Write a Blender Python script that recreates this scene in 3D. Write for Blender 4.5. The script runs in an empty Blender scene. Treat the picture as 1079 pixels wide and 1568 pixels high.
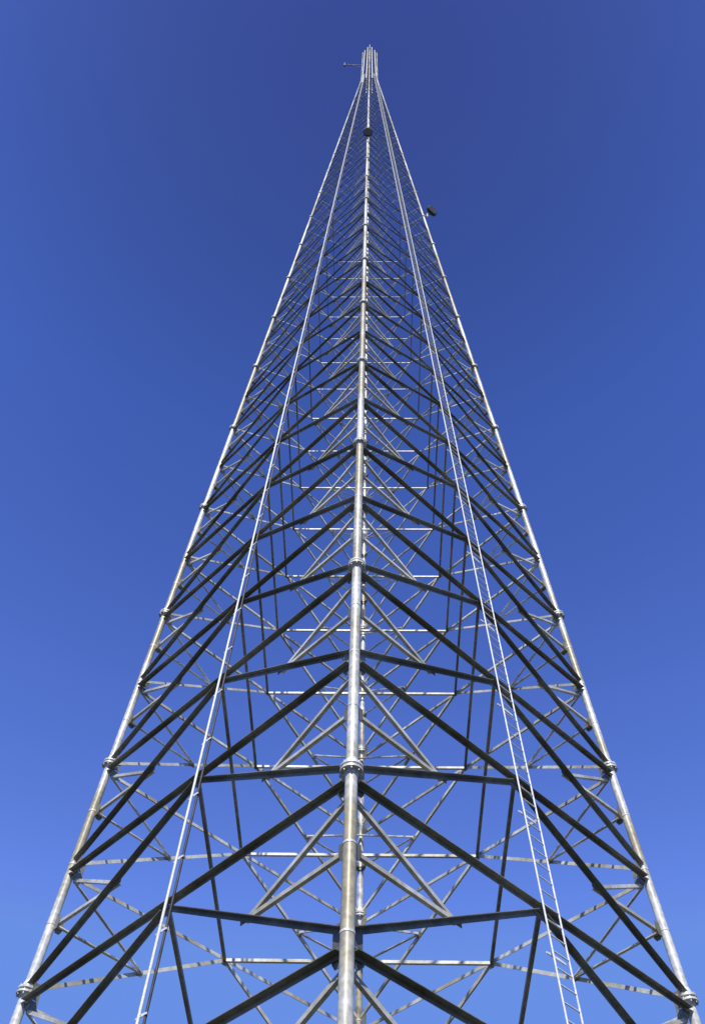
import bpy, bmesh, math, random
from mathutils import Vector, Matrix
random.seed(4)
# calibrated camera / tower dimensions (metres, radians)
L=6.0                       # leg section length
LENS_PX,YAW,PIT,ROL,D,R0,T,Z0,TH=1451.503,-.01918,.98651,.0318,18.7357,6.678,.05329,10.590,-.01675
CH=1.6                      # eye height
# ------------------------------------------------ materials
def metal(name,c1,c2,rough=.5,met=.35,scale=3.0,fine=30,lo=.8):
    m=bpy.data.materials.new(name); m.use_nodes=True; nt=m.node_tree; b=nt.nodes['Principled BSDF']
    tc=nt.nodes.new('ShaderNodeTexCoord')
    n=nt.nodes.new('ShaderNodeTexNoise'); n.inputs['Scale'].default_value=scale; n.inputs['Detail'].default_value=6
    cr=nt.nodes.new('ShaderNodeValToRGB'); cr.color_ramp.elements[0].position=.42; cr.color_ramp.elements[1].position=.58
    cr.color_ramp.elements[0].color=(*c1,1); cr.color_ramp.elements[1].color=(*c2,1)
    n2=nt.nodes.new('ShaderNodeTexNoise'); n2.inputs['Scale'].default_value=fine; n2.inputs['Detail'].default_value=4
    mr=nt.nodes.new('ShaderNodeMapRange'); mr.inputs['From Min'].default_value=.35; mr.inputs['From Max'].default_value=.65; mr.inputs['To Min'].default_value=lo; mr.inputs['To Max'].default_value=1.1
    mx=nt.nodes.new('ShaderNodeVectorMath'); mx.operation='SCALE'
    lk=nt.links.new
    lk(tc.outputs['Object'],n.inputs['Vector']); lk(tc.outputs['Object'],n2.inputs['Vector']); lk(n.outputs['Fac'],cr.inputs['Fac']); lk(n2.outputs['Fac'],mr.inputs['Value'])
    lk(cr.outputs['Color'],mx.inputs[0]); lk(mr.outputs['Result'],mx.inputs['Scale']); lk(mx.outputs[0],b.inputs['Base Color'])
    b.inputs['Roughness'].default_value=rough; b.inputs['Metallic'].default_value=met
    return m
M_leg=metal('galvanized_leg',(.42,.375,.25),(.74,.74,.70),.45,.1,.33,9,.72)
M_brace_shaded=metal('galvanized_angle_shaded',(.15,.145,.11),(.29,.29,.255),.5,.15,.6,8)  # darker copy of the bracing steel, front-face shade put into the colour
M_brace_lit=metal('galvanized_back_angle_lit',(.42,.39,.29),(.66,.66,.60),.55,.1,.6,8)  # brighter copy of the same steel, sunlit look of back faces in the colour
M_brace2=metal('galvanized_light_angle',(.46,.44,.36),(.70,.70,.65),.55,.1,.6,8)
M_fl=metal('flange_steel',(.54,.54,.50),(.76,.76,.72),.45,.1,6)
M_white=metal('bright_zinc',(.76,.77,.79),(.84,.85,.86),.45,.0,4)
M_dark=metal('black_cable',(.03,.03,.03),(.06,.06,.06),.6,0,4)
M_conc=metal('concrete',(.3,.29,.27),(.42,.41,.38),.9,0,5)
# ------------------------------------------------ builder
class MB:
    def __init__(s): s.v=[];s.f=[];s.sm=[]
    def prism(s,p0,p1,u,w,prof):
        b=len(s.v); n=len(prof)
        for p in (p0,p1):
            for a,c in prof: s.v.append(tuple(p+u*a+w*c))
        for i in range(n):
            j=(i+1)%n; s.f.append((b+i,b+j,b+n+j,b+n+i)); s.sm.append(False)
        s.f.append(tuple(range(b,b+n))[::-1]); s.f.append(tuple(range(b+n,b+2*n))); s.sm+=[False,False]
    def cyl(s,p0,p1,r0,r1=None,n=12):
        # outward faces; caps have their own vertices so the side shades as a true cylinder
        r1=r0 if r1 is None else r1
        d=(p1-p0).normalized(); u=d.orthogonal().normalized(); w=d.cross(u)
        b=len(s.v)
        for rep in range(2):
            for p,r in ((p0,r0),(p1,r1)):
                for i in range(n):
                    a=2*math.pi*i/n; s.v.append(tuple(p+u*r*math.cos(a)+w*r*math.sin(a)))
        for i in range(n):
            j=(i+1)%n; s.f.append((b+i,b+j,b+n+j,b+n+i)); s.sm.append(True)
        c=b+2*n
        s.f.append(tuple(range(c,c+n))[::-1]); s.f.append(tuple(range(c+n,c+2*n))); s.sm+=[False,False]
    def make(s,name,mat,parent):
        me=bpy.data.meshes.new(name); me.from_pydata(s.v,[],s.f); me.materials.append(mat)
        if not any(s.sm):
            bm=bmesh.new(); bm.from_mesh(me); bmesh.ops.recalc_face_normals(bm,faces=bm.faces); bm.to_mesh(me); bm.free()
        me.polygons.foreach_set('use_smooth',s.sm)
        me.update()
        o=bpy.data.objects.new(name,me); bpy.context.scene.collection.objects.link(o)
        if parent: o.parent=parent
        return o
def empty(name):
    e=bpy.data.objects.new(name,None); bpy.context.scene.collection.objects.link(e); return e
def angle(mb,p0,p1,n,a,t=.012,out=1,top=1,b=None):
    """steel angle: web in the face plane, other leg at the top edge pointing outward (out=1) or inward (-1)"""
    b=a if b is None else b
    d=(p1-p0).normalized(); u=(n.cross(d)).normalized()
    if u.z<0: u=-u
    w=d.cross(u).normalized()
    if w.dot(n)<0: w=-w
    w=w*out; u=u*top
    h=a/2
    mb.prism(p0,p1,u,w,[(-h,0),(-h,t),(h-t,t),(h-t,b),(h,b),(h,0)])
# ------------------------------------------------ tower
tower=empty('lattice_radio_tower')
ANG=[-math.pi/2,0,math.pi/2,math.pi]
KTOP=18.0; KEND=21.6
def Rk(k): return R0-T*min(k,KTOP)*L
def leg(i,k):
    R=Rk(k); a=ANG[i%4]+TH
    return Vector((R*math.cos(a),D+R*math.sin(a),Z0+CH+k*L))
KB=-(Z0+CH-.75)/L
def legr(k): return max(.048,.103-.0032*(k+1))
UP=Vector((0,0,1))
legs=MB(); fl=MB(); br=MB(); bb=MB(); rd=MB(); gs=MB()
ks=[KB,-1]+list(range(0,int(KTOP)+1))+[19,20,21,KEND]
for i in range(4):
    for a,b in zip(ks[:-1],ks[1:]):
        p,q2=leg(i,a),leg(i,b); r=legr(a)
        legs.cyl(p,q2,r,r,24)
        d=(q2-p).normalized()
        if a>-1.5:
            fr_=1.95 if a<8 else 1.8
            fl.cyl(p-d*.065,p-d*.022,r*fr_,n=20); fl.cyl(p+d*.022,p+d*.065,r*fr_,n=20)
            fl.cyl(p+d*.065,p+d*.22,r*1.5,r*1.05,16); fl.cyl(p-d*.16,p-d*.065,r*1.05,r*1.3,16)
            u=d.orthogonal().normalized(); w=d.cross(u)
            for j in range(8):
                an=2*math.pi*j/8; c=p+(u*math.cos(an)+w*math.sin(an))*r*1.68
                fl.cyl(c-d*.11,c+d*.10,.015,n=6)
        if a<9:
            for fr in (.25,.5,.75):
                c=p+(q2-p)*fr; fl.cyl(c-d*.02,c+d*.02,r*1.07,n=16)
lev=[-1.5+.5*i for i in range(int((9+1.5)*2)+1)]
k=9
while k<KTOP-.01: k+=.375; lev.append(min(k,KTOP))
while k<KEND-.1: k+=.3; lev.append(k)
lev=[KB+.04]+lev
def plate(mb,c,u,v,n,su,sv,t=.012):
    mb.prism(c-n*t/2,c+n*t/2,u,v,[(-su,-sv),(su,-sv),(su,sv*.4),(su*.5,sv),(-su*.5,sv),(-su,sv*.4)])
for fi in range(4):
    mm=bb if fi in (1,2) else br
    for a,b in zip(lev[:-1],lev[1:]):
        A0,B0,A1,B1=leg(fi,a),leg(fi+1,a),leg(fi,b),leg(fi+1,b)
        n=((B0-A0).cross(UP)).normalized()
        s=(B1-A1).normalized()
        sz=max(.040,.112-.0085*max(a,0)); r=legr(a); q1=sz/.118
        lip=sz*1.1 if a<3 else sz*.95
        dz=UP*(-.26 if b<9 else -.1)
        H0,H1=A1+s*r+dz,B1-s*r+dz
        Cm=(H0+H1)/2
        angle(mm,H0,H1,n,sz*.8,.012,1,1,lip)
        if a<KTOP-.01:
            for P,sg in ((A0,1),(B0,-1)):
                P2=P+s*sg*r+UP*.08
                En=Cm-s*sg*.10-UP*(sz*.9)
                P3=P2-n*.03; E3=En-n*.03
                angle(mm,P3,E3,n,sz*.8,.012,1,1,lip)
                if a<8.5:
                    Q=(P2*.48+En*.52)
                    lm=(P+(A1 if sg==1 else B1))/2+s*sg*r
                    lt=(A1 if sg==1 else B1)+s*sg*r+UP*(-.40)
                    rz=max(.03,sz*.66)
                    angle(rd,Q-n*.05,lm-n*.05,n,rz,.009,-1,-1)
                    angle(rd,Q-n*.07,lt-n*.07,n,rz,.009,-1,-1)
                    if a<6:
                        plate(gs,Q-n*.045,s,UP,n,.08,.08,.01)
                        plate(gs,lm+s*sg*.07-n*.035,s,-UP,n,.10,.15,.01)
                        for bx in (-.04,.04):
                            c=Q+s*bx-n*.04; gs.prism(c-n*.03,c+n*.02,s,UP,[(.014,0),(.007,.012),(-.007,.012),(-.014,0),(-.007,-.012),(.007,-.012)])
                if a<9:
                    plate(gs,P2+s*sg*.09-n*.016,s,UP,n,.12*q1,.18*q1,.01)
                    PT=(A1 if sg==1 else B1)+s*sg*(r+.09)+dz
                    plate(gs,PT-n*.018,s,-UP,n,.12*q1,.16*q1,.01)
            plate(gs,Cm-n*.016-UP*.08*q1,s,-UP,n,.16*q1,.11*q1,.01)
        else:
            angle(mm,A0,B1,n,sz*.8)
for b in lev[1:]:
    if b<9:
        dz=UP*(-.34)
        mids=[(leg(i,b)+leg(i+1,b))/2+dz for i in range(4)]
        sz=max(.036,.08-.006*max(b,0))
        for i in range(3):
            if b>4 and round(b*2)%2==1 and i!=1: continue
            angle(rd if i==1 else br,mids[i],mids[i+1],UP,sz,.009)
legs.make('legs',M_leg,tower); fl.make('leg_flanges',M_fl,tower)
br.make('front_bracing',M_brace_shaded,tower); bb.make('back_bracing',M_brace_lit,tower)
rd.make('secondary_bracing',M_brace2,tower); gs.make('gusset_plates',M_brace_shaded,tower)
def mid(i,k): return (leg(i,k)+leg(i+1,k))/2
lad=MB()
nR=(leg(1,0)-leg(0,0)).cross(UP).normalized(); sR=(leg(1,0)-leg(0,0)).normalized()
b0,b1=mid(0,KB)+nR*.22,mid(0,KTOP)+nR*.22
off=sR*.03
for sg in (-1,1):
    lad.cyl(b0+off+sR*.225*sg,b1+off*.3+sR*.20*sg,.019,n=10)
N=int((b1-b0).length/.3)
for i in range(N):
    f=i/N; c=b0.lerp(b1,f)+off*(1-.7*f); hw=.225-.025*f; lad.cyl(c-sR*hw,c+sR*hw,.014,n=8)
    if i%10==4: plate(lad,c-nR*.1,sR,UP,nR,.26,.025,.02)
lad.make('access_ladder',M_white,tower)
wv=MB(); wd=MB()
nL=(leg(0,0)-leg(3,0)).cross(UP).normalized(); sL=(leg(0,0)-leg(3,0)).normalized()
c0,c1=mid(3,KB)+nL*.19+sL*.24,mid(3,KTOP)+nL*.2+sL*.08
wv.cyl(c0,c1,.027,n=12)
wv.cyl(b0+sR*.42-nR*.1,b1+sR*.36-nR*.1,.014,n=8)
wd.cyl(c0+sL*.11-nL*.06,c1+sL*.07-nL*.06,.026,n=8)
wd.cyl(c0-sL*.08-nL*.04,c1-sL*.06-nL*.04,.016,n=8)
for i in range(int((c1-c0).length/1.5)):
    c=c0.lerp(c1,i*1.5/(c1-c0).length); d=(c1-c0).normalized()
    plate(wv,c+sL*.01-nL*.035,sL,d,nL,.15,.025,.015)
wv.make('conduit',M_white,tower); wd.make('feeder_cable',M_dark,tower)
tp=MB()
for i in range(4):
    for off2 in (.3,.7):
        p=leg(i,KTOP-.6).lerp(leg(i+1,KTOP-.6),off2); q2=leg(i,KEND).lerp(leg(i+1,KEND),off2)
        tp.cyl(p,q2,.06,n=8)
c=Vector((0,D,Z0+CH+KEND*L))
tp.cyl(c-UP*6,c+UP*1.3,.16,n=10)
tp.cyl(c-UP*.2,c+UP*.5,.45,.3,14)
tp.make('top_antenna_mast',M_fl,tower)
tp=MB()
pp=leg(3,KEND-1.8)
tp.cyl(pp,pp+Vector((-2.2,0,.5)),.06,n=8)
tp.cyl(pp-UP*2,pp+Vector((-1.2,0,.2)),.05,n=8)
tp.cyl(pp+Vector((-2.2,0,-.5)),pp+Vector((-2.2,0,1.4)),.11,n=8)
tp.make('side_arm_antenna',M_dark,tower)
def drum(name,c,d,r):
    e=empty(name); m=MB(); d=d.normalized()
    m.cyl(c,c+d*r*.5,r,r,28); m.cyl(c-d*r*.35,c,r*.35,r,28); mo=m.make('shroud',M_dark,e)
    m=MB(); m.cyl(c+d*r*.5,c+d*r*.53,r*.97,r*.9,28); m.make('radome',M_dark,e)
    m=MB(); m.cyl(c-d*r*1.6,c-d*r*.2,.05,n=10); m.cyl(c-d*r*.9-UP*r*.8,c-d*r*.9+UP*r*.8,.05,n=10); m.make('mount_pipe',M_fl,e)
p=leg(1,9.05); drum('microwave_dish_antenna',p+Vector((.52,-.25,0)),Vector((.8,-1,-.3)),.40)
p=leg(0,10.3); drum('microwave_dish_antenna',p+Vector((0,-.4,0)),Vector((.1,-1,-.8)),.34)
for i in range(4):
    p=leg(i,KB); m=MB()
    m.cyl(Vector((p.x,p.y,-.3)),Vector((p.x,p.y,.62)),.55,.5,24); o=m.make('concrete_footing',M_conc,None)
    m=MB(); m.cyl(Vector((p.x,p.y,.62)),Vector((p.x,p.y,.70)),.3,n=20); m.make('base_plate',M_fl,tower)
gm=bpy.data.materials.new('grass_ground'); gm.use_nodes=True; nt=gm.node_tree; b=nt.nodes['Principled BSDF']; b.inputs['Roughness'].default_value=.95
tc=nt.nodes.new('ShaderNodeTexCoord'); n1=nt.nodes.new('ShaderNodeTexNoise'); n1.inputs['Scale'].default_value=.25; n1.inputs['Detail'].default_value=12
cr=nt.nodes.new('ShaderNodeValToRGB'); cr.color_ramp.elements[0].color=(.025,.032,.012,1); cr.color_ramp.elements[1].color=(.06,.058,.03,1); cr.color_ramp.elements[0].position=.35; cr.color_ramp.elements[1].position=.65
nt.links.new(tc.outputs['Object'],n1.inputs['Vector']); nt.links.new(n1.outputs['Fac'],cr.inputs['Fac']); nt.links.new(cr.outputs['Color'],b.inputs['Base Color'])
g=MB(); S=3000; g.v=[(-S,-S,0),(S,-S,0),(S,S,0),(-S,S,0)]; g.f=[(0,1,2,3)]; g.sm=[False]; g.make('ground',gm,None)
# ------------------------------------------------ light
sunaz=math.radians(184); sunel=math.radians(49)
sd=Vector((math.sin(sunaz)*math.cos(sunel),math.cos(sunaz)*math.cos(sunel),math.sin(sunel)))
sl=bpy.data.lights.new('sun','SUN'); sl.energy=5; sl.angle=math.radians(.5); sl.color=(1,.96,.88)
so=bpy.data.objects.new('sun',sl); so.rotation_euler=sd.to_track_quat('Z','Y').to_euler(); bpy.context.scene.collection.objects.link(so)
w=bpy.data.worlds.new('World'); bpy.context.scene.world=w; w.use_nodes=True; nt=w.node_tree; bg=nt.nodes['Background']
sk=nt.nodes.new('ShaderNodeTexSky'); sk.sky_type='NISHITA'; sk.sun_disc=False; sk.sun_elevation=sunel; sk.sun_rotation=sunaz; sk.ozone_density=1.6; sk.air_density=1.0; sk.dust_density=.4
ga=nt.nodes.new('ShaderNodeGamma'); ga.inputs['Gamma'].default_value=1.7
vm=nt.nodes.new('ShaderNodeVectorMath'); vm.operation='MULTIPLY'; vm.inputs[1].default_value=(2.0,1.5,1.56)
# deeper blue overhead, clearer blue lower down, unseen horizon band dimmed to darken undersides (by true elevation)
tc=nt.nodes.new('ShaderNodeTexCoord'); sx=nt.nodes.new('ShaderNodeSeparateXYZ'); rp=nt.nodes.new('ShaderNodeValToRGB')
e=rp.color_ramp.elements
e[0].position=.0; e[0].color=(.12,.16,.16,1); e[1].position=1.0; e[1].color=(.24,.255,.36,1)
for z,c in ((.34,(.3,.4,.42)),(.48,(.70,.75,.82)),(.695,(.60,.68,.83)),(.866,(.43,.54,.71)),(.966,(.30,.335,.445))):
    x=e.new(z); x.color=(*c,1)
v2=nt.nodes.new('ShaderNodeVectorMath'); v2.operation='MULTIPLY'
vn=nt.nodes.new('ShaderNodeVectorMath'); vn.operation='MINIMUM'; vn.inputs[1].default_value=(1.4,2.8,7.8)
lk=nt.links.new
lk(tc.outputs['Generated'],sx.inputs[0]); lk(sx.outputs['Z'],rp.inputs['Fac'])
lk(sk.outputs[0],ga.inputs['Color']); lk(ga.outputs[0],vm.inputs[0]); lk(vm.outputs[0],v2.inputs[0]); lk(rp.outputs['Color'],v2.inputs[1]); lk(v2.outputs[0],vn.inputs[0]); lk(vn.outputs[0],bg.inputs['Color'])
bg.inputs['Strength'].default_value=.1
# ------------------------------------------------ camera
fw=Vector((math.sin(YAW)*math.cos(PIT),math.cos(YAW)*math.cos(PIT),math.sin(PIT)))
r0=Vector((math.cos(YAW),-math.sin(YAW),0)); u0=r0.cross(fw)
rt=r0*math.cos(ROL)+u0*math.sin(ROL); up=-r0*math.sin(ROL)+u0*math.cos(ROL)
cam=bpy.data.cameras.new('camera'); co=bpy.data.objects.new('camera',cam); bpy.context.scene.collection.objects.link(co)
co.matrix_world=Matrix(((rt[0],up[0],-fw[0],0),(rt[1],up[1],-fw[1],0),(rt[2],up[2],-fw[2],CH),(0,0,0,1)))
cam.sensor_fit='VERTICAL'; cam.sensor_height=24; cam.sensor_width=16.5; cam.lens=LENS_PX/1568*24; cam.clip_end=8000
sc=bpy.context.scene; sc.camera=co
sc.view_settings.view_transform='Standard'; sc.view_settings.look='None'; sc.view_settings.exposure=0
